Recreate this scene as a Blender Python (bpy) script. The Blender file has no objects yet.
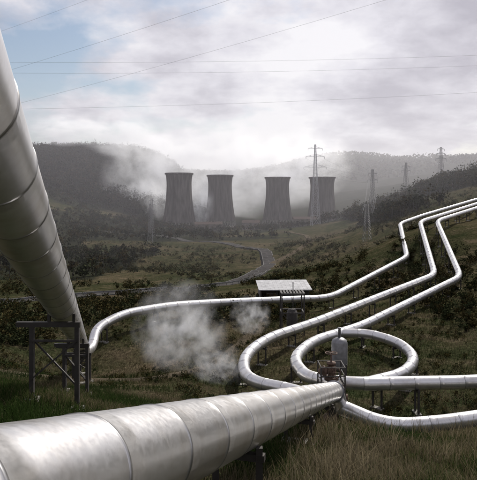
import bpy, math, numpy as np
from mathutils import Vector, Matrix
rng = np.random.default_rng(7)
scene = bpy.context.scene
COL = scene.collection

# ------------------------------------------------------------------ helpers
def link(o, parent=None):
    COL.objects.link(o)
    if parent is not None: o.parent = parent
    return o
def empty(name):
    e = bpy.data.objects.new(name, None); COL.objects.link(e); return e
def mesh_obj(name, verts, faces, mat=None, parent=None, smooth=False, cols=None):
    me = bpy.data.meshes.new(name)
    me.from_pydata(verts, [], faces)
    if smooth:
        me.polygons.foreach_set('use_smooth', [True]*len(me.polygons))
    if cols is not None:
        a = me.color_attributes.new('Col', 'FLOAT_COLOR', 'POINT')
        c = np.ones((len(me.vertices), 4)); c[:, :3] = cols
        a.data.foreach_set('color', c.ravel())
    me.update()
    o = bpy.data.objects.new(name, me)
    if mat: me.materials.append(mat)
    return link(o, parent)

_tabs = [rng.random((256, 256)) for _ in range(6)]
def vnoise(x, y, k=0):
    x = np.asarray(x, float); y = np.asarray(y, float)
    t = _tabs[k % 6]
    xi = np.floor(x).astype(int); yi = np.floor(y).astype(int)
    fx = x-xi; fy = y-yi
    fx = fx*fx*(3-2*fx); fy = fy*fy*(3-2*fy)
    a = t[xi & 255, yi & 255]; b = t[(xi+1) & 255, yi & 255]
    c = t[xi & 255, (yi+1) & 255]; d = t[(xi+1) & 255, (yi+1) & 255]
    return (a*(1-fx)+b*fx)*(1-fy)+(c*(1-fx)+d*fx)*fy
def fbm(x, y, oct=4, k=0):
    s = 0; a = .5; n = 0
    for i in range(oct):
        s = s+a*vnoise(x*2**i+17.3*i, y*2**i+5.1*i, k+i); n += a; a *= .5
    return s/n

# ------------------------------------------------------------------ materials
def new_mat(name):
    m = bpy.data.materials.new(name); m.use_nodes = True
    nt = m.node_tree; nt.nodes.clear()
    out = nt.nodes.new('ShaderNodeOutputMaterial')
    return m, nt, out
def N(nt, t, **kw):
    n = nt.nodes.new(t)
    for k, v in kw.items():
        if k in n.inputs: n.inputs[k].default_value = v
        else: setattr(n, k, v)
    return n
def ramp(nt, fac, stops):
    r = nt.nodes.new('ShaderNodeValToRGB')
    el = r.color_ramp.elements
    while len(el) < len(stops): el.new(0.5)
    for e, (p, c) in zip(el, stops):
        e.position = p; e.color = (c[0], c[1], c[2], 1) if not isinstance(c, (int, float)) else (c, c, c, 1)
    nt.links.new(fac, r.inputs[0]); return r
def mixc(nt, a, b, fac, mode='MIX'):
    m = nt.nodes.new('ShaderNodeMix'); m.data_type = 'RGBA'; m.blend_type = mode
    def put(v, s):
        if hasattr(v, 'is_linked') or hasattr(v, 'links'): nt.links.new(v, s)
        elif isinstance(v, (int, float)): s.default_value = v
        else: s.default_value = (v[0], v[1], v[2], 1)
    put(fac, m.inputs[0]); put(a, m.inputs[6]); put(b, m.inputs[7])
    return m.outputs[2]

def simple_mat(name, col, rough=.8, metal=0., var=.25, scale=3., bump=.0, matte=False):
    m, nt, out = new_mat(name)
    if matte:
        b = N(nt, 'ShaderNodeBsdfDiffuse')
    else:
        b = N(nt, 'ShaderNodeBsdfPrincipled', Roughness=rough, Metallic=metal)
    tc = N(nt, 'ShaderNodeTexCoord')
    no = N(nt, 'ShaderNodeTexNoise', Scale=scale, Detail=5.)
    nt.links.new(tc.outputs['Object'], no.inputs['Vector'])
    r = ramp(nt, no.outputs['Fac'], [(.3, [c*(1-var) for c in col]), (.7, [min(1, c*(1+var)) for c in col])])
    nt.links.new(r.outputs[0], b.inputs[0])
    if bump:
        bp = N(nt, 'ShaderNodeBump', Strength=bump); nt.links.new(no.outputs['Fac'], bp.inputs['Height'])
        nt.links.new(bp.outputs[0], b.inputs['Normal'])
    nt.links.new(b.outputs[0], out.inputs[0]); return m

M_steel = simple_mat('dark_steel', (.05, .045, .042), .6, .4)
M_galv = simple_mat('galvanised_steel', (.2, .2, .21), .5, .5)
M_pyl = simple_mat('pale_galvanised_steel', (.42, .42, .44), .6, .1)
M_conc = simple_mat('concrete_block', (.2, .19, .17), .9, 0, .3, 2, .2)
M_rust = simple_mat('rusty_steel', (.10, .062, .045), .75, .2, .5, 4)
M_white = simple_mat('roof_sheet', (.33, .33, .34), .6, .0, .3, 1.5)
M_wall = simple_mat('plaster_wall', (.15, .13, .115), .9, 0, .25, 1)
M_roof = simple_mat('tile_roof', (.07, .055, .05), .85, 0, .3, 2, matte=True)
M_glass = simple_mat('dark_window', (.02, .025, .03), .2)
M_asph = simple_mat('asphalt', (.06, .057, .056), .85, 0, .3, .5, matte=True)
M_paint = simple_mat('road_paint', (.2, .2, .19), .7, matte=True)
M_dirt = simple_mat('dirt', (.085, .07, .05), .95, 0, .3, 1.2, .3, matte=True)
M_wire = simple_mat('wire', (.12, .12, .13), .5, .6)

# pipe cladding: per panel tone in Col, faint stains
def pipe_mat():
    m, nt, out = new_mat('aluminium_cladding')
    b = N(nt, 'ShaderNodeBsdfPrincipled', Metallic=.85)
    tc = N(nt, 'ShaderNodeTexCoord')
    at = N(nt, 'ShaderNodeVertexColor', layer_name='Col')
    no = N(nt, 'ShaderNodeTexNoise', Scale=1.3, Detail=7., Roughness=.65)
    n2 = N(nt, 'ShaderNodeTexNoise', Scale=14., Detail=4.)
    nt.links.new(tc.outputs['Object'], no.inputs['Vector']); nt.links.new(tc.outputs['Object'], n2.inputs['Vector'])
    r = ramp(nt, no.outputs['Fac'], [(.28, (.52, .49, .46)), (.5, (.66, .65, .65)), (.75, (.72, .72, .73))])
    c = mixc(nt, r.outputs[0], at.outputs[0], 1., 'MULTIPLY')
    nt.links.new(c, b.inputs['Base Color'])
    rr = ramp(nt, n2.outputs['Fac'], [(.3, .29), (.7, .37)])
    nt.links.new(rr.outputs[0], b.inputs['Roughness'])
    nt.links.new(b.outputs[0], out.inputs[0]); return m
M_pipe = pipe_mat()

def leaf_mat(name, trans=.25):
    m, nt, out = new_mat(name)
    at = N(nt, 'ShaderNodeVertexColor', layer_name='Col')
    d = N(nt, 'ShaderNodeBsdfDiffuse')
    nt.links.new(at.outputs[0], d.inputs[0])
    if trans <= 0:
        nt.links.new(d.outputs[0], out.inputs[0]); return m
    t = N(nt, 'ShaderNodeBsdfTranslucent'); nt.links.new(at.outputs[0], t.inputs[0])
    mx = N(nt, 'ShaderNodeMixShader'); mx.inputs[0].default_value = trans
    nt.links.new(d.outputs[0], mx.inputs[1]); nt.links.new(t.outputs[0], mx.inputs[2])
    nt.links.new(mx.outputs[0], out.inputs[0]); return m
M_leaf = leaf_mat('foliage', 0.); M_grass = leaf_mat('grass_blades', .35)

def ground_mat():
    m, nt, out = new_mat('scrub_ground')
    b = N(nt, 'ShaderNodeBsdfDiffuse')
    tc = N(nt, 'ShaderNodeTexCoord')
    def noise(s, d=8., r=.6):
        n = N(nt, 'ShaderNodeTexNoise', Scale=s, Detail=d, Roughness=r)
        nt.links.new(tc.outputs['Object'], n.inputs['Vector']); return n.outputs['Fac']
    a = ramp(nt, noise(.035, 5.), [(.35, (.02, .027, .012)), (.5, (.044, .04, .022)), (.62, (.092, .07, .046))]).outputs[0]
    g = ramp(nt, noise(.35, 5.), [(.35, (.018, .026, .011)), (.52, (.048, .047, .024)), (.66, (.112, .088, .058))]).outputs[0]
    c = mixc(nt, a, g, .5)
    f = ramp(nt, noise(3., 4.), [(.3, .4), (.7, 1.5)]).outputs[0]
    c = mixc(nt, c, f, 1., 'MULTIPLY')
    wd = N(nt, 'ShaderNodeVertexColor', layer_name='Col')   # R = woodland cover
    sp = N(nt, 'ShaderNodeSeparateColor'); nt.links.new(wd.outputs[0], sp.inputs[0])
    w = ramp(nt, noise(.06, 5., .7), [(.3, (.012, .016, .010)), (.7, (.034, .033, .022))]).outputs[0]
    c = mixc(nt, c, w, sp.outputs[0])
    nt.links.new(c, b.inputs['Color'])
    bp = N(nt, 'ShaderNodeBump', Strength=.9, Distance=.25); nt.links.new(noise(1.5, 4.), bp.inputs['Height'])
    nt.links.new(bp.outputs[0], b.inputs['Normal'])
    nt.links.new(b.outputs[0], out.inputs[0]); return m
M_ground = ground_mat()

# ------------------------------------------------------------------ terrain
CP = np.array([
 (-3,0,-2.4),(4,0,-3.1),(0,-12,0.3),(12,0,-3.6),(-15,0,-0.8),(15,-12,0.0),(-20,-12,1.5),
 (-10,10,-3.8),(-1,8,-5.0),(6,12,-6.1),(16,12,-6.6),(8,22,-9.4),(18,22,-9.8),
 (-6,19,-6.9),(-13,19,-6.0),(-8.5,30,-10.3),(3.8,26,-10.5),(-3,22,-8.8),(5,32,-13.2),(8,31,-13.6),(14,32,-13.2),
 (1,40,-13.8),(5,42,-13.7),(12,45,-13.7),(8,52,-13.7),(-5,40,-13.2),(-14,53,-16.3),(-14,59,-14.7),(-8,65,-14.2),(-1,71,-14.8),
 (13,80,-15.8),(27,80,-12.7),(31,78,-12.5),(20,66,-13.3),(36,111,-6.9),(60,140,-3.6),(29,100,-12.6),(39,138,-8.6),(68,165,-3.2),
 (60,40,-10),(25,37,-12.8),(60,80,-6),(-60,80,-15),(-40,40,-8),(-30,20,-4.5),
 (-41,101,-18.5),(-90,100,-18),(-27,112,-19),(-10,122,-19.7),(1.7,150,-21),(10,195,-23),(10,250,-24.7),(-7,300,-25.5),(-42,350,-26),(-78,380,-26),
 (29,150,-18.5),(48,300,-21),(73,260,-9),(-100,250,-23),(-80,180,-22.5),(-130,350,-18),(-60,430,-27),(0,500,-29),(-52,500,-27),(40,530,-28),(80,530,-27),
 (-17,530,-28),(125,520,-12),(157,380,12),(133,380,6),(101,360,-7),(79,340,-15),(110,280,2),(150,280,12),(250,380,30),
 (-260,740,56),(-232,750,59),(-170,750,56),(-115,750,52),(-63,760,20),(-20,760,-5),(60,760,-20),(150,700,-10),(-150,550,-2),(-100,560,-12),(-300,600,40),(-200,500,12),
 (-420,900,60),(-200,1000,40),(0,1000,10),(200,1000,10),(400,900,50),
 (115,1600,72),(226,1600,106),(296,1600,113),(400,1600,103),(504,1600,94),(662,1600,98),(1000,1600,120),(0,1600,60),(-200,1600,60),(-700,1500,90),
 (0,3000,60),(900,3000,60),(-1500,3000,60),(1500,2500,60),(-3000,3500,60),(3000,3500,60),(0,4200,20),
 (-100,-12,3),(100,-12,-2),(250,150,25),(-250,200,-5),(-300,350,10)], float)
def uv(x, y):
    return np.asarray(x, float)/(np.asarray(y, float)+40), np.log(np.asarray(y, float)+40)
cu, cv = uv(CP[:, 0], CP[:, 1]); q = CP[:, 2]/(CP[:, 1]+40)
def phi(r2): return np.sqrt(r2+.03**2)
SU = 1.3
A = phi((SU*(cu[:, None]-cu[None]))**2+(cv[:, None]-cv[None])**2)
n = len(CP); Pm = np.c_[np.ones(n), cu, cv]
K = np.zeros((n+3, n+3)); K[:n, :n] = A+np.eye(n)*-.004; K[:n, n:] = Pm; K[n:, :n] = Pm.T
wts = np.linalg.solve(K, np.r_[q, 0, 0, 0])
NU, NV = 560, 560
U0, U1 = -2.6, 2.6; V0, V1 = math.log(22.), math.log(4300.)
gu = np.linspace(U0, U1, NU); gv = np.linspace(V0, V1, NV)
GU, GV = np.meshgrid(gu, gv, indexing='ij')
Q = np.zeros_like(GU)
for i in range(n):
    Q += wts[i]*phi((SU*(GU-cu[i]))**2+(GV-cv[i])**2)
Q += wts[n]+wts[n+1]*GU+wts[n+2]*GV
D = np.exp(GV); GY = D-40; GX = GU*D
GZ = Q*D
GZ += (fbm(GX*.25, GY*.25, 5, 0)-.5)*np.clip(D*.006, .25, .9)
GZ += (fbm(GX*.03+9, GY*.03, 4, 1)-.5)*np.clip((D-70)*.03, 0, 4)
far = np.clip((GY-600)/500, 0, 1)
GZ += (fbm(GX*.006+3, GY*.006, 5, 2)-.5)*30*far
def ground(x, y):
    u, v = uv(x, y)
    a = np.clip((u-U0)/(U1-U0)*(NU-1), 0, NU-1.001); b = np.clip((v-V0)/(V1-V0)*(NV-1), 0, NV-1.001)
    i = a.astype(int); j = b.astype(int); fa = a-i; fb = b-j
    return (GZ[i, j]*(1-fa)+GZ[i+1, j]*fa)*(1-fb)+(GZ[i, j+1]*(1-fa)+GZ[i+1, j+1]*fa)*fb
def gz(x, y): return float(ground(np.array([x]), np.array([y]))[0])
def wood(x, y):
    m = np.zeros_like(x)
    f = fbm(x*.02+4, y*.02, 4, 3)
    m = np.maximum(m, ((y > 520)).astype(float))
    m = np.maximum(m, ((x > 62+(y-240)*.08) & (y > 235) & (y < 520) & (f > .36)).astype(float))
    m = np.maximum(m, ((x < -30) & (y > 300) & (f > .4)).astype(float))
    m = np.maximum(m, ((y > 330) & (f > .42)).astype(float))
    m = np.maximum(m, ((x < -38) & (y > 150) & (f > .45)).astype(float))
    return m
verts = np.stack([GX, GY, GZ], -1).reshape(-1, 3)
ii, jj = np.meshgrid(np.arange(NU-1), np.arange(NV-1), indexing='ij')
a = (ii*NV+jj).ravel()
faces = np.stack([a, a+NV, a+NV+1, a+1], -1)
wc = np.zeros((len(verts), 3)); wc[:, 0] = wood(verts[:, 0], verts[:, 1])
mesh_obj('terrain', verts, faces.tolist(), M_ground, smooth=True, cols=wc)

# ------------------------------------------------------------------ generic parts
def box_geo(V, F, p0, p1, w, h=None, up=(0, 0, 1)):
    """beam of rectangular section from p0 to p1"""
    h = h or w
    p0 = Vector(p0); p1 = Vector(p1); d = (p1-p0).normalized()
    upv = Vector(up)
    if abs(d.dot(upv)) > .95: upv = Vector((0, 1, 0))
    s = d.cross(upv).normalized(); t = s.cross(d).normalized()
    b = len(V)
    for p in (p0, p1):
        for sx, sy in ((-1, -1), (1, -1), (1, 1), (-1, 1)):
            V.append(tuple(p+s*(sx*w/2)+t*(sy*h/2)))
    F += [(b, b+1, b+2, b+3), (b+4, b+7, b+6, b+5)]
    for k in range(4):
        F.append((b+k, b+4+k, b+4+(k+1) % 4, b+(k+1) % 4))
def beams(name, lst, mat, parent=None):
    V = []; F = []
    for it in lst: box_geo(V, F, *it)
    return mesh_obj(name, V, F, mat, parent)
def lathe(name, prof, mat, parent=None, seg=32, loc=(0, 0, 0), axis=None, smooth=True):
    V = []; F = []
    R = Matrix.Identity(3)
    if axis is not None: R = Vector((0, 0, 1)).rotation_difference(Vector(axis)).to_matrix()
    for r, z in prof:
        for k in range(seg):
            t = 2*math.pi*k/seg
            V.append(tuple(R@Vector((r*math.cos(t), r*math.sin(t), z))+Vector(loc)))
    for i in range(len(prof)-1):
        for k in range(seg):
            F.append((i*seg+k, i*seg+(k+1) % seg, (i+1)*seg+(k+1) % seg, (i+1)*seg+k))
    if prof[0][0] > 0: F.append(tuple(range(seg-1, -1, -1)))
    if prof[-1][0] > 0: F.append(tuple((len(prof)-1)*seg+k for k in range(seg)))
    return mesh_obj(name, V, F, mat, parent, smooth)

# ------------------------------------------------------------------ pipes
def fillet(pts, R):
    pts = [Vector(p) for p in pts]; out = [pts[0]]
    for i in range(1, len(pts)-1):
        a, b, c = pts[i-1], pts[i], pts[i+1]
        r = min(R, (a-b).length*.49, (c-b).length*.49)
        p = b+(a-b).normalized()*r; s = b+(c-b).normalized()*r
        for k in range(13):
            t = k/12
            out.append(p*(1-t)**2+b*2*t*(1-t)+s*t*t)
    out.append(pts[-1]); return out
def sample(path):
    L = [0]
    for i in range(1, len(path)): L.append(L[-1]+(path[i]-path[i-1]).length)
    L = np.array(L); P = np.array([tuple(p) for p in path])
    return L, P
def at(LP, s):
    L, P = LP
    return Vector([np.interp(s, L, P[:, k]) for k in range(3)])
def pipe(name, pts, r=.5, R=2.5, panel=1.6, seg=32, support=6., sup_from=0., sup_to=1e9):
    root = empty(name)
    path = fillet(pts, R); LP = sample(path); tot = LP[0][-1]
    S = []; k = 0
    s = .0
    while s < tot-.1:
        e = min(s+panel, tot)
        S += [(s, r, k), (s+.006, r+.010, k), (s+.045, r+.010, k), (s+.051, r, k)]
        nmid = 5
        for m in range(1, nmid): S.append((s+.051+(e-s-.051)*m/nmid, r, k))
        S.append((e-.002, r, k))
        s = e; k += 1
    tones = np.clip(rng.normal(.93, .06, k+1), .72, 1.)
    V = []; F = []; C = []
    fr = None
    for (s, rr, kk) in S:
        p = at(LP, s); d = (at(LP, min(s+.15, tot))-at(LP, max(s-.15, 0))).normalized()
        if fr is None: fr = Vector((0, 0, 1))
        t = (fr-d*fr.dot(d)).normalized(); fr = t; sd = d.cross(t)
        for q_ in range(seg):
            an = 2*math.pi*q_/seg
            V.append(tuple(p+(t*math.cos(an)+sd*math.sin(an))*rr))
            tn = tones[kk]*(.55 if rr > r else 1.)
            C.append((tn, tn, tn*1.0))
    m = len(S)
    for i in range(m-1):
        for q_ in range(seg):
            F.append((i*seg+q_, i*seg+(q_+1) % seg, (i+1)*seg+(q_+1) % seg, (i+1)*seg+q_))
    F.append(tuple(range(seg-1, -1, -1))); F.append(tuple((m-1)*seg+k for k in range(seg)))
    mesh_obj('cladding', V, F, M_pipe, root, True, np.array(C))
    # supports
    bl = []; cl = []
    s = support*.5
    while s < tot:
        p = at(LP, s); g = gz(p.x, p.y)
        d = (at(LP, min(s+.2, tot))-at(LP, max(s-.2, 0))); d.z = 0; d.normalize()
        sd = Vector((-d.y, d.x, 0))
        if sup_from < s < sup_to and p.z-r-g > .15:
            h = p.z-r
            for sg in (-1, 1):
                b = p+sd*sg*r*.8
                bl.append((Vector((b.x, b.y, g-.3)), Vector((b.x, b.y, h+.12)), .12, .12))
            bl.append((Vector(p+sd*-r*1.0).xy.to_3d()+Vector((0, 0, h-.06)), Vector(p+sd*r*1.0).xy.to_3d()+Vector((0, 0, h-.06)), .14, .12))
            cl.append((Vector(p-sd*r*1.05).xy.to_3d()+Vector((0, 0, g-.08)), Vector(p+sd*r*1.05).xy.to_3d()+Vector((0, 0, g-.08)), .4, .3))
        s += support
    if bl:
        beams('saddle_frames', bl, M_steel, root); beams('sleepers', cl, M_conc, root)
    return LP
def PL(y): return (-1.17-.244*y, y, 2.35-.318*y)
def PF(y): return (-2.55+.246*y, y, -.85-.314*y)
pipe('steam_pipeline', [PL(-10), PL(53), (-14.0, 55.2, -14.6), (-14.2, 57.2, -13.3), (-12.2, 60.5, -12.5), (-7.7, 65, -12.5), (-1.05, 71, -13.2), (12.7, 80, -14.3), (29.3, 100, -10.8), (38.7, 138, -6.9), (46.5, 146, -5.3), (68, 165, -1.4), (110, 195, 4)],
     r=.47, R=2.6, seg=40, support=7, sup_from=46)
pipe('steam_pipeline', [PF(-9), PF(32.3), (5.75, 33.1, -12.0)], R=1., seg=64, support=8.3, panel=1.65)
pipe('steam_pipeline', [(110, 175, 5.5), (58, 138, -1.9), (35.3, 112, -5.25), (27.3, 80, -11.1), (7.4, 56, -12.4), (2.4, 49, -12.2), (.3, 44, -12.4), (.5, 39, -12.6), (3.6, 35.8, -12.2), (5.8, 33, -12.1), (8.0, 31.3, -12.6), (10.8, 31.2, -12.4), (20, 33, -11.9), (60, 42, -8.5)],
     r=.43, R=2.6, seg=32, support=5.5)
pipe('steam_pipeline', [(112, 168, 5.5), (63.6, 138, -1.1), (37.9, 110, -5.0), (30.1, 78, -11.1), (11.6, 55, -12.6), (6.2, 48.5, -12.3), (4.0, 43, -12.3), (4.6, 38.3, -12.2), (7.2, 36.9, -12.1), (16.2, 37, -12.0), (60, 46, -8)],
     r=.43, R=2.6, seg=32, support=5.5)
pipe('steam_pipeline', [(9.2, 52.1, -12.5), (11.6, 51.6, -12.4), (13.5, 48.5, -12.4), (13.6, 44, -12.45), (11.6, 40.2, -12.5), (8.2, 36.95, -12.1)],
     r=.41, R=2.6, seg=32, support=4)

# flange where the foreground main meets the header
j = empty('pipe_flange')
d = Vector(PF(32))-Vector(PF(31)); 
lathe('flange_ring', [(.5, -.05), (.58, -.05), (.58, -.01), (.565, 0), (.58, .01), (.58, .05), (.5, .05)], M_galv, j, 32, PF(31.6), d)

# tall trestles under the high left main
def trestle(y, w0, w1, t=.14):
    root = empty('pipe_trestle')
    x, yy, z = PL(y); top = z-.53
    gl = gz(x-w0, y)-.3; gr = gz(x+w1, y)-.3
    L = [((x-w0, y, gl), (x-w0, y, top-.17), t), ((x+w1, y, gr), (x+w1, y, top-.17), t),
             ((x-w0-.5, y, top-.09), (x+w1+.1, y, top-.09), .14, .16),
             ((x-w0, y-.09, top-.6), (x+w1, y-.09, top-.6), .06),
             ((x-w0, y-.09, gl+1.0), (x+w1, y-.09, top-.6), .05), ((x-w0, y+.09, top-.6), (x+w1, y+.09, gr+1.0), .05)]
    beams('frame', L, M_steel, root)
    beams('saddle', [((x-.4, y, top), (x-.4, y, top+.25), .09), ((x+.4, y, top), (x+.4, y, top+.25), .09)], M_steel, root)
    for xx, g in ((x-w0, gl), (x+w1, gr)):
        beams('footing', [((xx, y, g-.1), (xx, y, g+.38), .4)], M_conc, root)
for y, a_, b_ in ((18.5, .95, .5), (30, .6, .6), (31.2, .6, .6), (41, .6, .6), (-3, .9, .9)):
    trestle(y, a_, b_)

# ------------------------------------------------------------------ wellhead
def wellhead(x, y, k_, mat):
    root = empty('steam_wellhead'); g = gz(x, y); h = 3.5
    prof = [(.5, -.2), (.5, .25), (.28, .3), (.28, .6), (.48, .62), (.48, .78), (.3, .8), (.38, 1.1), (.38, 1.4), (.3, 1.55), (.5, 1.57), (.5, 1.75), (.25, 1.77), (.25, 2.1),
            (.45, 2.12), (.45, 2.26), (.2, 2.28), (.32, 2.5), (.32, 2.75), (.16, 2.9), (.3, 2.92), (.3, 3.02), (.06, 3.04), (.05, h)]
    lathe('valve_stack', [(r*.95, z*k_) for r, z in prof], mat, root, 24, (x, y, g))
    lathe('side_outlet', [(.2, 0), (.2, .6), (.36, .62), (.36, .75), (.2, .77), (.2, 1.0)], mat, root, 20, (x, y, g+1.25*k_), (1, -.2, 0))
    lathe('side_outlet_2', [(.18, 0), (.18, .4), (.32, .42), (.32, .55), (.18, .57), (.18, .8)], mat, root, 20, (x, y, g+2.6*k_), (-1, -.3, 0))
    for nm, c, ax in (('handwheel', (x, y, g+h*k_), (0, 0, 1)), ('handwheel_2', (x+.1, y-.55, g+2.6*k_), (0, -1, 0))):
        V = []; F = []; Rm = Vector((0, 0, 1)).rotation_difference(Vector(ax)).to_matrix()
        for i in range(24):
            for k in range(8):
                t = i/24*2*math.pi; f = k/8*2*math.pi; rr = .36+.03*math.cos(f)
                V.append(tuple(Rm@Vector((rr*math.cos(t), rr*math.sin(t), .03*math.sin(f)))+Vector(c)))
        for i in range(24):
            for k in range(8):
                F.append((i*8+k, ((i+1) % 24)*8+k, ((i+1) % 24)*8+(k+1) % 8, i*8+(k+1) % 8))
        for an in (0, 1.05, 2.1):
            v = Rm@Vector((math.cos(an)*.36, math.sin(an)*.36, 0)); box_geo(V, F, Vector(c)-v, Vector(c)+v, .035)
        mesh_obj(nm, V, F, M_rust, root, True)
    # work platform with rails
    w = .72; L = []; pz = g+2.05*k_
    for sx in (-w, w):
        for sy in (-w, w):
            L.append(((x+sx, y+sy, g-.3), (x+sx, y+sy, pz+1.05), .08))
    for zz in (pz, pz+.5, pz+1.02):
        for a0, a1 in (((-w, -w), (w, -w)), ((w, -w), (w, w)), ((w, w), (-w, w)), ((-w, w), (-w, -w))):
            L.append(((x+a0[0], y+a0[1], zz), (x+a1[0], y+a1[1], zz), .05))
    for k in range(9):
        if 2 <= k <= 6: continue
        xx = x-w+k*w/4; L.append(((xx, y-w, pz-.04), (xx, y+w, pz-.04), .12, .03))
    for k in range(9): L.append(((x+w+.05, y-.25, g+.3*k+.2), (x+w+.05, y+.25, g+.3*k+.2), .035))
    beams('work_platform', L, M_steel, root)
wellhead(5.7, 35.4, 1.18, M_rust)

def separator(x, y):
    root = empty('steam_separator'); g = gz(x, y)
    lathe('vessel', [(.0, .9), (.35, .95), (.52, 1.15), (.58, 1.4), (.58, 3.0), (.52, 3.2), (.3, 3.35), (.0, 3.4)], M_galv, root, 28, (x, y, g))
    beams('legs', [((x+sx, y+sy, g-.3), (x+sx, y+sy, g+1.5), .1) for sx in (-.42, .42) for sy in (-.42, .42)], M_steel, root)
    lathe('vent', [(.1, 3.3), (.1, 4.0), (.14, 4.02), (.14, 4.1), (.08, 4.12)], M_galv, root, 16, (x, y, g))
    lathe('drain', [(.1, 0), (.1, 1.0)], M_galv, root, 16, (x, y, g))
separator(7.4, 42.2)

# steel gantry behind the loops
def gantry(x, y, w, d, h):
    root = empty('steel_gantry'); g = gz(x, y)
    L = []
    for sx in (0, w):
        for sy in (0, d): L.append(((x+sx, y+sy, g-.3), (x+sx, y+sy, g+h), .13))
    for zz in (h*.55, h):
        for a0, a1 in (((0, 0), (w, 0)), ((w, 0), (w, d)), ((w, d), (0, d)), ((0, d), (0, 0))):
            L.append(((x+a0[0], y+a0[1], g+zz), (x+a1[0], y+a1[1], g+zz), .11))
    L += [((x, y, g), (x+w, y, g+h*.55), .06), ((x+w, y, g), (x, y, g+h*.55), .06), ((x+w*.5, y, g+h*.55), (x+w*.5, y, g+h+1.2), .08)]
    for k in range(8): L.append(((x+w*k/7, y, g+h+.075), (x+w*k/7, y+d, g+h+.075), .2, .04))
    beams('frame', L, M_steel, root)
    lathe('vertical_drum', [(0, .2), (.5, .3), (.55, .6), (.55, 2.2), (.4, 2.5), (0, 2.6)], M_steel, root, 24, (x+w*.5, y+d*.5, g))
gantry(4.3, 57, 2.2, 2.2, 4.2)

# ------------------------------------------------------------------ shed and buildings
def building(name, x, y, w, d, h, rh, wall, roof, rot=0, open_front=False, z=None):
    root = empty(name); g = gz(x, y) if z is None else z
    c, s = math.cos(rot), math.sin(rot)
    def T(p): return (x+p[0]*c-p[1]*s, y+p[0]*s+p[1]*c, g+p[2])
    def part(nm, V, F, m): mesh_obj(nm, [T(v) for v in V], F, m, root)
    def bx(nm, x0, x1, y0, y1, z0, z1, m):
        V = [(x0, y0, z0), (x1, y0, z0), (x1, y1, z0), (x0, y1, z0), (x0, y0, z1), (x1, y0, z1), (x1, y1, z1), (x0, y1, z1)]
        part(nm, V, [(3, 2, 1, 0), (4, 5, 6, 7), (0, 1, 5, 4), (1, 2, 6, 5), (2, 3, 7, 6), (3, 0, 4, 7)], m)
    if open_front:
        bx('back_wall', -w/2, w/2, d-.15, d, -1, h, wall); bx('side_wall', -w/2, -w/2+.15, .3, d-.15, -1, h, wall); bx('side_wall_2', w/2-.15, w/2, .3, d-.15, -1, h, wall)
        for k in range(4):
            xx = -w/2+.1+k*(w-.2)/3; bx('post', xx-.07, xx+.07, 0, .14, -1, h, M_steel)
        V = [(-w/2-.3, -.5, h), (w/2+.3, -.5, h), (w/2+.3, d+.3, h+rh), (-w/2-.3, d+.3, h+rh)]
        V += [(a_, b_, c_+.12) for a_, b_, c_ in V]
        part('roof', V, [(3, 2, 1, 0), (4, 5, 6, 7), (0, 1, 5, 4), (1, 2, 6, 5), (2, 3, 7, 6), (3, 0, 4, 7)], roof)
        for k in range(int(w/.6)):
            xx = -w/2+.3+k*.6
            part('roof_rib', [(xx, -.5, h+.121), (xx+.06, -.5, h+.121), (xx+.06, d+.3, h+rh+.121), (xx, d+.3, h+rh+.121), (xx+.03, -.5, h+.14), (xx+.03, d+.3, h+rh+.14)], [(0, 1, 4), (2, 3, 5), (1, 2, 5, 4), (3, 0, 4, 5)], roof)
        bx('tank', -w/2+1, -w/2+2.5, 1.2, 2.4, 0, 1.3, M_rust); bx('cabinet', .4, 1.2, 1.5, 2.1, 0, 1.7, M_galv)
    else:
        bx('walls', -w/2, w/2, 0, d, -2, h, wall)
        V = [(-w/2-.4, -.4, h+.003), (w/2+.4, -.4, h+.003), (w/2+.4, d+.4, h+.003), (-w/2-.4, d+.4, h+.003), (-w/2-.4, d/2, h+rh), (w/2+.4, d/2, h+rh)]
        part('roof', V, [(0, 1, 5, 4), (2, 3, 4, 5), (0, 4, 3), (1, 2, 5), (3, 2, 1, 0)], roof)
        nw = max(2, int(w/3.5))
        for fl in range(max(1, int(h/3.3))):
            for k in range(nw):
                xx = -w/2+(k+.5)*w/nw
                if fl == 0 and k == nw//2: bx('door', xx-.9, xx+.9, -.06, -.003, 0, 2.4, M_steel); continue
                bx('window', xx-.6, xx+.6, -.05, -.003, .9+fl*3.2, 2.3+fl*3.2, M_glass)
                bx('sill', xx-.7, xx+.7, -.14, -.052, .8+fl*3.2, .9+fl*3.2, M_conc)
        bx('chimney', w*.2, w*.2+.8, d*.4, d*.4+.8, h, h+rh+1.2, wall)
building('open_shed', 6.8, 84, 7.2, 4.2, 2.1, .7, M_wall, M_white, .06, True)
for (x, y, w, d_, h, rh, m, r, rot) in ((-24, 465, 22, 12, 5, 2, M_wall, M_roof, .1), (10, 480, 14, 12, 6, 2, M_wall, M_roof, -.1), (58, 475, 24, 14, 5, 2, M_wall, M_roof, .0)):
    building('industrial_building', x, y, w, d_, h, rh, m, r, rot)

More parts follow.
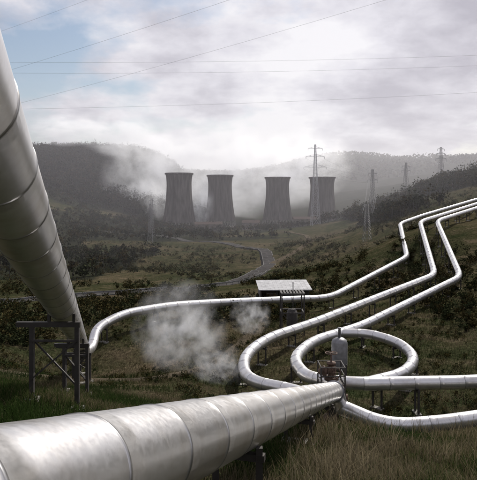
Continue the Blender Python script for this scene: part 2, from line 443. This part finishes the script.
# ------------------------------------------------------------------ cooling towers
def tower_mat():
    m, nt, out = new_mat('tower_concrete')
    b = N(nt, 'ShaderNodeBsdfDiffuse')
    tc = N(nt, 'ShaderNodeTexCoord'); mp = N(nt, 'ShaderNodeMapping'); mp.inputs['Scale'].default_value = (1, 1, .12)
    no = N(nt, 'ShaderNodeTexNoise', Scale=.6, Detail=7.)
    nt.links.new(tc.outputs['Object'], mp.inputs[0]); nt.links.new(mp.outputs[0], no.inputs['Vector'])
    r = ramp(nt, no.outputs['Fac'], [(.3, (.06, .053, .05)), (.5, (.10, .09, .086)), (.7, (.15, .135, .127))])
    nt.links.new(r.outputs[0], b.inputs['Color']); nt.links.new(b.outputs[0], out.inputs[0]); return m
M_tow = tower_mat()
def cooling_tower(x, y, ztop):
    root = empty('cooling_tower'); g = -28.5; H = ztop-g
    base = 5.0
    def rad(t): # t 0..1 from shell base to top
        zt = .78
        a_ = 10.7
        return a_*math.sqrt(1+((t-zt)/(.78 if t < zt else .42))**2*(.75 if t < zt else .9))
    outer = []; steps = 40
    for i in range(steps+1):
        t = i/steps; outer.append((rad(t), base+(H-base)*t))
    rt = outer[-1][0]
    outer = outer[:-1]+[(rt-.02, H-1.4), (rt+.45, H-1.35), (rt+.45, H-.1), (rt+.1, H), (rt-.5, H), (rt-.6, H-1.4)]
    inner = [(rad(1-i/steps)-.5, base+(H-base)*(1-i/steps)) for i in range(2, steps+1)]
    seg = 96; V = []; F = []; prof = outer+inner
    for r, z in prof:
        for k in range(seg):
            an = 2*math.pi*k/seg; rr = r+(.16 if k % 4 == 0 else 0)*(1 if z < H-1.5 else 0)
            V.append((x+rr*math.cos(an), y+rr*math.sin(an), g+z))
    m = len(prof)
    for i in range(m):
        for k in range(seg):
            i2 = (i+1) % m
            F.append((i*seg+k, i*seg+(k+1) % seg, i2*seg+(k+1) % seg, i2*seg+k))
    mesh_obj('shell', V, F, M_tow, root)
    L = []; n_ = 28; r0 = rad(0)-.25
    for k in range(n_):
        a0 = 2*math.pi*k/n_
        for da in (-1, 1):
            a1 = a0+da*math.pi/n_
            L.append(((x+(r0+1)*math.cos(a0), y+(r0+1)*math.sin(a0), g-1), (x+r0*math.cos(a1), y+r0*math.sin(a1), g+base+.1), .5))
    beams('legs', L, M_conc, root)
    lathe('basin', [(r0+2, -3), (r0+2, .6), (r0+1.6, .6), (r0+1.6, .1), (.0, .1)], M_conc, root, 48, (x, y, g))
    beams('stair', [((x+(rad(t/10)+.6)*math.cos(-1.9), y+(rad(t/10)+.6)*math.sin(-1.9), g+base+(H-base)*t/10),
                     (x+(rad((t+1)/10)+.6)*math.cos(-1.9), y+(rad((t+1)/10)+.6)*math.sin(-1.9), g+base+(H-base)*(t+1)/10), .5) for t in range(10)], M_steel, root)
for x, y, zt in ((-51.6, 500, 19.1), (-17, 530, 18.4), (37, 545, 17), (77, 530, 16.6)):
    cooling_tower(x, y, zt)

# ------------------------------------------------------------------ pylons & wires
def pylon(x, y, ztop, bw=3.2, arms=(.72, .84, .95), aw=8., t=.22, rot=0., g=None, mat=None):
    root = empty('electricity_pylon'); g = gz(x, y)-1 if g is None else g
    H = ztop-g; c, s = math.cos(rot), math.sin(rot)
    def T(a_, b_, z): return Vector((x+a_*c-b_*s, y+a_*s+b_*c, g+z))
    def wd(f): return bw*(1-f)**1.2+.45
    L = []; lv = [0]; f = 0
    while f < .97:
        f += max(.035, .13*(1-f)); lv.append(min(f, 1))
    cs = ((-1, -1), (1, -1), (1, 1), (-1, 1))
    for i in range(len(lv)-1):
        f0, f1 = lv[i], lv[i+1]; w0, w1 = wd(f0), wd(f1)
        for k in range(4):
            a0 = cs[k]; b0 = cs[(k+1) % 4]
            L.append((T(a0[0]*w0, a0[1]*w0, f0*H), T(a0[0]*w1, a0[1]*w1, f1*H), t))
            L.append((T(a0[0]*w0, a0[1]*w0, f0*H), T(b0[0]*w1, b0[1]*w1, f1*H), t*.5))
            L.append((T(b0[0]*w0, b0[1]*w0, f0*H), T(a0[0]*w1, a0[1]*w1, f1*H), t*.5))
            L.append((T(a0[0]*w1, a0[1]*w1, f1*H), T(b0[0]*w1, b0[1]*w1, f1*H), t*.4))
    tips = []
    for j_, f in enumerate(arms):
        w = wd(f); ln = aw*(1-.18*j_)
        for sg in (-1, 1):
            tip = T(sg*ln, 0, f*H)
            for sy in (-1, 1):
                L.append((T(sg*w, sy*w, f*H), tip, t*.7)); L.append((T(sg*w, sy*w, f*H+ln*.22), tip, t*.5))
                L.append((T(sg*(w+ln)*.5, sy*w*.5, f*H), T(sg*(w+ln)*.5, sy*w*.5, f*H+ln*.11), t*.5))
            e = tip-Vector((0, 0, 1.6)); L.append((tip, e, t)); tips.append(e)
    tips.append(T(0, 0, H))
    beams('lattice', L, mat or M_galv, root)
    return tips
def wires(pairs, r=.035, sag=.03):
    V = []; F = []
    for a0, b0, in pairs:
        a0 = Vector(a0); b0 = Vector(b0); L = (b0-a0).length; n_ = 24; pr = None
        for i in range(n_+1):
            t = i/n_; p = a0.lerp(b0, t)-Vector((0, 0, 4*sag*L*t*(1-t)))
            b = len(V)
            d_ = (b0-a0).normalized(); sd = d_.cross(Vector((0, 0, 1))).normalized(); up = sd.cross(d_)
            for k in range(4):
                an = k*math.pi/2; V.append(tuple(p+sd*math.cos(an)*r+up*math.sin(an)*r))
            if i:
                for k in range(4): F.append((b-4+k, b-4+(k+1) % 4, b+(k+1) % 4, b+k))
    mesh_obj('power_line', V, F, M_wire)
p1 = pylon(56, 420, 37, 2.6, (.72, .85, .95), 8.5, .22, .15, mat=M_pyl)
p2 = pylon(78, 335, 15, 1.7, (.8, .92), 3.4, .15, .3)
p3 = pylon(123.6, 425, 24, 1.9, (.78, .9), 4., .18, .3)
p4 = pylon(160, 455, 38, 2.3, (.72, .84, .95), 5.4, .2, .4)
p5 = pylon(42.4, 190, -3, .8, (.88, .96), 1.8, .07, .2)
p6 = pylon(-46, 300, -4.5, 1.0, (.84, .94), 2.4, .11, .1)
p7 = pylon(-52, 345, -2, 1.0, (.84, .94), 2.4, .11, -.2)
# line crossing the view, carried on pylons either side of the view
q1 = pylon(-130, 150, 40, 3, (.7, .93), 8, .3, math.pi/2-.05)
q2 = pylon(150, 165, 47, 3, (.7, .93), 8, .3, math.pi/2-.05)
wires([(q1[0], q2[0]), (q1[2], q2[2]), (q1[3], q2[3])], .016, .012)
r1 = pylon(-75, 95, 22, 2.4, (.7, .93), 6, .2, .5)
r2 = pylon(95, 20, 60, 2.4, (.7, .93), 6, .2, .5)
wires([(a_, b_) for a_, b_ in zip(r1[:4], r2[:4])], .009, .02)
wires([(a_, b_) for a_, b_ in zip(p1[:4], p2[:4])]+[(a_, b_) for a_, b_ in zip(p3[:4], p4[:4])]+[(a_, b_) for a_, b_ in zip(p2, p5)]+[(a_, b_) for a_, b_ in zip(p6, p7)], .025, .02)

# ------------------------------------------------------------------ roads
def ribbon(name, pts, w, off, mat, thick=.3, lines=False, R=14):
    path = fillet([(p[0], p[1], 0) for p in pts], R); LP = sample(path); tot = LP[0][-1]
    n_ = int(tot/1.5); V = []; F = []; ctr = []
    for i in range(n_+1):
        s = tot*i/n_; p = at(LP, s); d_ = (at(LP, min(s+.5, tot))-at(LP, max(s-.5, 0))).normalized(); sd = Vector((d_.y, -d_.x, 0))
        a0 = p-sd*w/2; b0 = p+sd*w/2
        za, zb, zc = gz(a0.x, a0.y), gz(b0.x, b0.y), gz(p.x, p.y)
        z = max(zc, .5*(za+zb))+off; ctr.append((p, sd, z))
        V += [(a0.x-sd.x*.6, a0.y-sd.y*.6, z-thick-.6), (a0.x, a0.y, z), (b0.x, b0.y, z), (b0.x+sd.x*.6, b0.y+sd.y*.6, z-thick-.6)]
    for i in range(n_):
        for k in range(3): F.append((i*4+k, i*4+4+k, i*4+5+k, i*4+1+k))
    root = empty(name)
    mesh_obj('surface', V, F, mat, root)
    if lines:
        V = []; F = []
        for o_, dash in ((-w/2+.25, 0), (w/2-.25, 0), (0, 1)):
            for i in range(n_):
                if dash and i % 5 > 0: continue
                b = len(V)
                for q_ in (i, i+1):
                    p, sd, z = ctr[q_]
                    for e in (-.06, .06):
                        c = p+sd*(o_+e); V.append((c.x, c.y, z+.012))
                F.append((b, b+1, b+3, b+2))
        mesh_obj('markings', V, F, M_paint, root)
    return ctr
RD = [(-110, 92), (-41, 101), (-27, 110), (-10, 122), (3, 148), (11, 195), (11, 250), (-7, 300), (-42, 350), (-90, 385)]
ctr = ribbon('road', RD, 4.6, .3, M_asph, lines=True)
ribbon('dirt_path', [(-30, 34), (-14, 41.5), (-8, 43), (-3, 47), (0, 54), (3, 64), (4, 82)], 1.1, .05, M_dirt, .1, R=4)
ribbon('dirt_road', [(11, 200), (25, 225), (35, 270), (40, 330), (30, 400)], 2.6, .2, M_dirt, R=20)
# guard rail along the near stretch
V = []; F = []; root = empty('guard_rail')
pp = None
for i, (p, sd, z) in enumerate(ctr[:95]):
    c = p+sd*2.7
    if i % 2 == 0: box_geo(V, F, (c.x, c.y, z-.4), (c.x, c.y, z+.75), .12)
    if pp is not None: box_geo(V, F, pp, (c.x, c.y, z+.62), .06, .3)
    pp = (c.x, c.y, z+.62)
mesh_obj('rail', V, F, M_galv, root)

# ------------------------------------------------------------------ vegetation
def quads(name, cen, size, cols, mat, asp=.7, vert=None):
    n_ = len(cen)
    a_ = rng.normal(size=(n_, 3)); a_ /= np.linalg.norm(a_, axis=1)[:, None]
    b_ = rng.normal(size=(n_, 3)); b_ = np.cross(a_, b_); b_ /= np.linalg.norm(b_, axis=1)[:, None]
    a_ = a_*size[:, None]*.5; b_ = b_*size[:, None]*.5*asp
    V = np.stack([cen-a_, cen-b_, cen+a_, cen+b_], 1).reshape(-1, 3)
    F = np.arange(n_*4).reshape(-1, 4)
    return mesh_obj(name, V, F.tolist(), mat, None, False, np.repeat(cols, 4, 0))
def crowns(name, x, y, h, nl, leaf, base=(.045, .05, .028), spread=.42, trunks=True, brown=.3, flat=1.):
    n_ = len(x); z = ground(x, y)
    nb = 5
    lob = rng.normal(size=(n_, nb, 3))*np.array([spread*.55, spread*.55, .16])*h[:, None, None]
    lob[:, :, 2] += h[:, None]*.62*flat
    which = rng.integers(0, nb, (n_, nl))
    c = np.take_along_axis(lob, which[:, :, None].repeat(3, 2), 1)
    off = rng.normal(size=(n_, nl, 3)); off /= np.linalg.norm(off, axis=2)[:, :, None]
    off *= (rng.random((n_, nl, 1))**.4)*h[:, None, None]*.24
    pos = np.stack([x, y, z], -1)[:, None]+c+off
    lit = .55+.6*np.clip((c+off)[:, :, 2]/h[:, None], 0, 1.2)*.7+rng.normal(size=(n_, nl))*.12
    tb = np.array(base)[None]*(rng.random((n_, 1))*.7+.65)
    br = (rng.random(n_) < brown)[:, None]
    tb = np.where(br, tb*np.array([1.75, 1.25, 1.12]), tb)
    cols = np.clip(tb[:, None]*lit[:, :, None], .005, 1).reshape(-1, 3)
    sz = leaf*(.6+.8*rng.random(n_*nl))
    o = quads(name, pos.reshape(-1, 3), sz, cols, M_leaf)
    if trunks:
        k = np.arange(3)*2*np.pi/3
        r0 = h*.03; 
        bot = np.stack([x[:, None]+r0[:, None]*np.cos(k), y[:, None]+r0[:, None]*np.sin(k), np.repeat((z-.5)[:, None], 3, 1)], -1)
        top = np.stack([x[:, None]+.3*r0[:, None]*np.cos(k), y[:, None]+.3*r0[:, None]*np.sin(k), np.repeat((z+h*.8)[:, None], 3, 1)], -1)
        V = np.concatenate([bot, top], 1).reshape(-1, 3)
        F = np.concatenate([np.array([[0, 1, 4, 3], [1, 2, 5, 4], [2, 0, 3, 5]])+6*i for i in range(n_)])
        t_ = mesh_obj('trunks', V, F.tolist(), M_steel); t_.parent = o
    return o
def scatter(n_, x0, x1, y0, y1, mask=None):
    x = rng.uniform(x0, x1, n_); y = rng.uniform(y0, y1, n_)
    if mask is not None:
        k = mask(x, y) > 0; x = x[k]; y = y[k]
    return x, y
def nearroad(x, y):
    P = np.array([(c[0].x, c[0].y) for c in ctr[::4]])
    d_ = np.min(np.hypot(x[:, None]-P[None, :, 0], y[:, None]-P[None, :, 1]), 1)
    return d_ < 4.5
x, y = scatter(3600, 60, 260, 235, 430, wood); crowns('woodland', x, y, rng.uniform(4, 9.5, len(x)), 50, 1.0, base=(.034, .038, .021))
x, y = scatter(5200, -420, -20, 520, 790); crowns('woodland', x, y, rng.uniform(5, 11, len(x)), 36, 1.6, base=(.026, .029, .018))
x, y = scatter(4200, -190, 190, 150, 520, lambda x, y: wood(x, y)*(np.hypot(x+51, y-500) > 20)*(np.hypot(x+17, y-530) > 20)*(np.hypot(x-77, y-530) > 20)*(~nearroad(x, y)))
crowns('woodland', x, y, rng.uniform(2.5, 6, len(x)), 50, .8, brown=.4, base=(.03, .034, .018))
x, y = scatter(6000, -700, 1100, 1150, 1750); crowns('woodland', x, y, rng.uniform(7, 13, len(x)), 12, 4., trunks=False)
# scrub
u = rng.uniform(-.62, .62, 12000); v = rng.uniform(math.log(95), math.log(340), 12000)
y = np.exp(v)-40; x = u*(y+40)
k = (fbm(x*.07, y*.05, 4, 2) > .46) & ~nearroad(x, y); x = x[k]; y = y[k]
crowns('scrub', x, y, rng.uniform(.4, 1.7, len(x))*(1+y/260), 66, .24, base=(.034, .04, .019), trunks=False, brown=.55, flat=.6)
# small bushes close to the pipes
u = rng.uniform(-.6, .6, 4600); v = rng.uniform(math.log(74), math.log(110), 4600)
y = np.exp(v)-40; x = u*(y+40); k = fbm(x*.2, y*.2, 3, 4) > .51; x = x[k]; y = y[k]
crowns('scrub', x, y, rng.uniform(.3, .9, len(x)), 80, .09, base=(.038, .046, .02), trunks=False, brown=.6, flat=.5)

# grass
def grass(name, n_, y0, y1, um, hmin, hmax, wid, pal, mask=None):
    v = rng.uniform(math.log(y0+40), math.log(y1+40), n_); y = np.exp(v)-40
    x = rng.uniform(-um, um, n_)*(y+14)
    k = np.ones(n_, bool) if mask is None else mask(x, y)
    x = x[k]; y = y[k]; n_ = len(x); z = ground(x, y)-.03
    h = rng.uniform(hmin, hmax, n_)*(.5+fbm(x*.8, y*.8, 3, 5))
    an = rng.uniform(0, 2*np.pi, n_); le = rng.normal(0, .35, (n_, 2))*h[:, None]
    w = wid*(1+y/14)
    dx = np.cos(an)*w; dy = np.sin(an)*w
    b0 = np.stack([x-dx, y-dy, z], -1); b1 = np.stack([x+dx, y+dy, z], -1)
    m0 = np.stack([x-dx*.6+le[:, 0]*.4, y-dy*.6+le[:, 1]*.4, z+h*.6], -1); m1 = np.stack([x+dx*.6+le[:, 0]*.4, y+dy*.6+le[:, 1]*.4, z+h*.6], -1)
    tp = np.stack([x+le[:, 0], y+le[:, 1], z+h], -1)
    V = np.stack([b0, b1, m1, m0, tp], 1).reshape(-1, 3)
    idx = np.arange(n_)*5
    F = np.stack([idx, idx+1, idx+2, idx+3], -1).tolist()+np.stack([idx+3, idx+2, idx+4], -1).tolist()
    pal = np.array(pal); f = fbm(x*.35, y*.35, 3, 1); 
    pi = np.clip(((f-.3)/.4*len(pal)+rng.normal(0, .8, n_)), 0, len(pal)-1).astype(int)
    c = pal[pi]*(.7+.6*rng.random((n_, 1)))
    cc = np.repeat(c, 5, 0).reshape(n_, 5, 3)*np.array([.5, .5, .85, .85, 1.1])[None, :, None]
    mesh_obj(name, V, F, M_grass, cols=cc.reshape(-1, 3))
pal = [(.026, .045, .012), (.04, .06, .018), (.062, .07, .027), (.10, .088, .047), (.15, .125, .078)]
pal2 = [(.026, .042, .013), (.042, .052, .02), (.066, .063, .03), (.105, .085, .052), (.15, .12, .078)]
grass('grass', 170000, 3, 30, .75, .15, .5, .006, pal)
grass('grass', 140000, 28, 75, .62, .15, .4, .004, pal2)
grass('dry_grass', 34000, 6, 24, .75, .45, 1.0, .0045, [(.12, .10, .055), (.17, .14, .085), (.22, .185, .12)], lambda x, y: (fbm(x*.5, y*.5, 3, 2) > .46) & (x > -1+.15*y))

# ------------------------------------------------------------------ steam & haze
def steam_mat(name, dens, scale, lo, hi, g=.5, em=.3, step=1., f0=.25):
    m, nt, out = new_mat(name)
    tc = N(nt, 'ShaderNodeTexCoord')
    no = N(nt, 'ShaderNodeTexNoise', Scale=scale, Detail=3., Roughness=.65, Distortion=0.)
    nt.links.new(tc.outputs['Object'], no.inputs['Vector'])
    r = ramp(nt, no.outputs['Fac'], [(lo, 0.), (hi, 1.)])
    ln = N(nt, 'ShaderNodeVectorMath', operation='LENGTH'); nt.links.new(tc.outputs['Object'], ln.inputs[0])
    fo = N(nt, 'ShaderNodeMapRange'); nt.links.new(ln.outputs['Value'], fo.inputs[0])
    fo.inputs[1].default_value = f0; fo.inputs[2].default_value = .98; fo.inputs[3].default_value = 1; fo.inputs[4].default_value = 0
    mu = N(nt, 'ShaderNodeMath', operation='MULTIPLY'); nt.links.new(r.outputs[0], mu.inputs[0]); nt.links.new(fo.outputs[0], mu.inputs[1])
    m2 = N(nt, 'ShaderNodeMath', operation='MULTIPLY'); nt.links.new(mu.outputs[0], m2.inputs[0]); m2.inputs[1].default_value = dens
    vs = N(nt, 'ShaderNodeVolumeScatter'); vs.inputs['Color'].default_value = (.99, .99, .99, 1); vs.inputs['Anisotropy'].default_value = g
    nt.links.new(m2.outputs[0], vs.inputs['Density'])
    # stands in for light scattered many times inside the droplet cloud
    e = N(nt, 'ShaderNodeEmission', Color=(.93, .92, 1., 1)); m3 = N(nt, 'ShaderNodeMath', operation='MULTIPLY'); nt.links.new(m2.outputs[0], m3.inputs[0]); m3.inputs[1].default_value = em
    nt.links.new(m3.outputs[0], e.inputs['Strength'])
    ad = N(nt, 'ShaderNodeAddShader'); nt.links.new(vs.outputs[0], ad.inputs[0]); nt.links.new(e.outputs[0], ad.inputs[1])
    nt.links.new(ad.outputs[0], out.inputs['Volume'])
    m.cycles.volume_step_rate = step
    return m
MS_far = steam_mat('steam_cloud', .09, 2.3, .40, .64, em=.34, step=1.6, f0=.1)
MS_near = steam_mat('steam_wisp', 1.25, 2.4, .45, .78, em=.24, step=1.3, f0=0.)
import bmesh
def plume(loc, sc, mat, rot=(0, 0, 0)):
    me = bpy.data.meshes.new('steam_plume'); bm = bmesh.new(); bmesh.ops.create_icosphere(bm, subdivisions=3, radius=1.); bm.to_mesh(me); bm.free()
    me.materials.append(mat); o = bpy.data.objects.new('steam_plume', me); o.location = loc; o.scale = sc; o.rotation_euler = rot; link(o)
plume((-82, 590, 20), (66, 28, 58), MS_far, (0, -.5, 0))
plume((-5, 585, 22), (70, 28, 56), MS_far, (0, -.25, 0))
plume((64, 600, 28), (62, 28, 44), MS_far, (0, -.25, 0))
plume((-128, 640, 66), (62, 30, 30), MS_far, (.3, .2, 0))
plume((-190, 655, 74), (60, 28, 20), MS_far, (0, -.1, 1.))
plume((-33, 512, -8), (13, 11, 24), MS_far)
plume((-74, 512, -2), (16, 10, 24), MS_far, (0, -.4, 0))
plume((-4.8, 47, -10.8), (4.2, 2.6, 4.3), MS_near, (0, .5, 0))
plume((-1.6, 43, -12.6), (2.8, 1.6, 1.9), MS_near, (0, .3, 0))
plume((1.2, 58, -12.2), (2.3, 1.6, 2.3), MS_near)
def haze():
    m, nt, out = new_mat('haze')
    vs = N(nt, 'ShaderNodeVolumeScatter'); vs.inputs['Color'].default_value = (.93, .92, 1., 1); vs.inputs['Density'].default_value = .00036; vs.inputs['Anisotropy'].default_value = .4
    nt.links.new(vs.outputs[0], out.inputs['Volume'])
    x0, x1, y0, y1, z0, z1 = -4000, 4000, 130, 4200, -80, 170
    V = [(x0, y0, z0), (x1, y0, z0), (x1, y1, z0), (x0, y1, z0), (x0, y0, z1), (x1, y0, z1), (x1, y1, z1), (x0, y1, z1)]
    mesh_obj('haze', V, [(3, 2, 1, 0), (4, 5, 6, 7), (0, 1, 5, 4), (1, 2, 6, 5), (2, 3, 7, 6), (3, 0, 4, 7)], m)
haze()

# ------------------------------------------------------------------ sky, sun
AZ, EL = math.radians(32), math.radians(40)
w = bpy.data.worlds.new('World'); scene.world = w; w.use_nodes = True
nt = w.node_tree; nt.nodes.clear()
out = nt.nodes.new('ShaderNodeOutputWorld')
sky = nt.nodes.new('ShaderNodeTexSky'); sky.sky_type = 'NISHITA'; sky.sun_disc = False; sky.sun_elevation = EL; sky.sun_rotation = AZ
sky.air_density = 1.2; sky.dust_density = 1.2; sky.ozone_density = 3.
bg = nt.nodes.new('ShaderNodeBackground'); bg.inputs[1].default_value = .09
nt.links.new(sky.outputs[0], bg.inputs[0])
tc = N(nt, 'ShaderNodeTexCoord')
sep = N(nt, 'ShaderNodeSeparateXYZ'); nt.links.new(tc.outputs['Generated'], sep.inputs[0])
za = N(nt, 'ShaderNodeMath', operation='ADD'); nt.links.new(sep.outputs[2], za.inputs[0]); za.inputs[1].default_value = .3
zm = N(nt, 'ShaderNodeMath', operation='MAXIMUM'); nt.links.new(za.outputs[0], zm.inputs[0]); zm.inputs[1].default_value = .08
dx = N(nt, 'ShaderNodeMath', operation='DIVIDE'); nt.links.new(sep.outputs[0], dx.inputs[0]); nt.links.new(zm.outputs[0], dx.inputs[1])
dy = N(nt, 'ShaderNodeMath', operation='DIVIDE'); nt.links.new(sep.outputs[1], dy.inputs[0]); nt.links.new(zm.outputs[0], dy.inputs[1])
cb = N(nt, 'ShaderNodeCombineXYZ'); nt.links.new(dx.outputs[0], cb.inputs[0]); nt.links.new(dy.outputs[0], cb.inputs[1])
def wn(scale, d, r, dist=0., off=(0, 0, 0)):
    mp = N(nt, 'ShaderNodeMapping'); mp.inputs['Location'].default_value = off
    nt.links.new(cb.outputs[0], mp.inputs[0])
    n_ = N(nt, 'ShaderNodeTexNoise', Scale=scale, Detail=d, Roughness=r, Distortion=dist); nt.links.new(mp.outputs[0], n_.inputs['Vector']); return n_.outputs['Fac']
def math_(op, a_, b_=None):
    m = N(nt, 'ShaderNodeMath', operation=op)
    for i, v_ in enumerate((a_, b_)):
        if v_ is None: continue
        if isinstance(v_, (int, float)): m.inputs[i].default_value = v_
        else: nt.links.new(v_, m.inputs[i])
    return m.outputs[0]
def lobe(d_, lo, hi):
    d_ = Vector(d_).normalized()
    dp = N(nt, 'ShaderNodeVectorMath', operation='DOT_PRODUCT'); nt.links.new(tc.outputs['Generated'], dp.inputs[0]); dp.inputs[1].default_value = d_
    mr = N(nt, 'ShaderNodeMapRange'); mr.interpolation_type = 'SMOOTHSTEP'; nt.links.new(dp.outputs['Value'], mr.inputs[0])
    mr.inputs[1].default_value = lo; mr.inputs[2].default_value = hi; return mr.outputs[0]
gap = math_('MAXIMUM', lobe((-.36, 1, .24), .965, 1.), lobe((-.17, 1, .38), .985, 1.))
cov = math_('SUBTRACT', wn(1.9, 7., .56, .0, (2.3, 1.1, 0)), math_('MULTIPLY', gap, .13))
cov = math_('ADD', cov, math_('MULTIPLY', lobe((.1, 1, .1), .97, 1.), .08))
mask = ramp(nt, cov, [(.31, 0.), (.46, 1.)]).outputs[0]
shade = wn(2.6, 7., .55, .0, (7.7, 3.1, 0))
bright = math_('ADD', shade, math_('MULTIPLY', lobe((.02, 1, .25), .95, 1.), .11))
bright = math_('SUBTRACT', bright, math_('MULTIPLY', lobe((.5, 1, .2), .93, 1.), .06))
ccol = ramp(nt, bright, [(.36, (.42, .41, .49)), (.47, (.59, .58, .66)), (.56, (.77, .76, .84)), (.68, (.96, .95, 1.0))]).outputs[0]
bgc = nt.nodes.new('ShaderNodeBackground'); bgc.inputs[1].default_value = .92; nt.links.new(ccol, bgc.inputs[0])
mx = nt.nodes.new('ShaderNodeMixShader'); nt.links.new(mask, mx.inputs[0]); nt.links.new(bg.outputs[0], mx.inputs[1]); nt.links.new(bgc.outputs[0], mx.inputs[2])
nt.links.new(mx.outputs[0], out.inputs[0])

sd = Vector((math.sin(AZ)*math.cos(EL), math.cos(AZ)*math.cos(EL), math.sin(EL)))
sl = bpy.data.lights.new('sun', 'SUN'); sl.energy = 5.; sl.angle = math.radians(.6); sl.color = (1, .95, .87)
so = bpy.data.objects.new('sun', sl); so.rotation_euler = (-sd).to_track_quat('-Z', 'Y').to_euler(); link(so)

cam = bpy.data.cameras.new('camera'); co = bpy.data.objects.new('camera', cam); link(co)
co.location = (0, 0, 0); co.rotation_euler = (math.pi/2, 0, 0)
cam.sensor_fit = 'VERTICAL'; cam.sensor_height = 36; cam.lens = 43.2; cam.shift_y = -45/480
cam.clip_start = .05; cam.clip_end = 8000
scene.camera = co
scene.view_settings.view_transform = 'Standard'; scene.view_settings.look = 'None'; scene.view_settings.exposure = 0
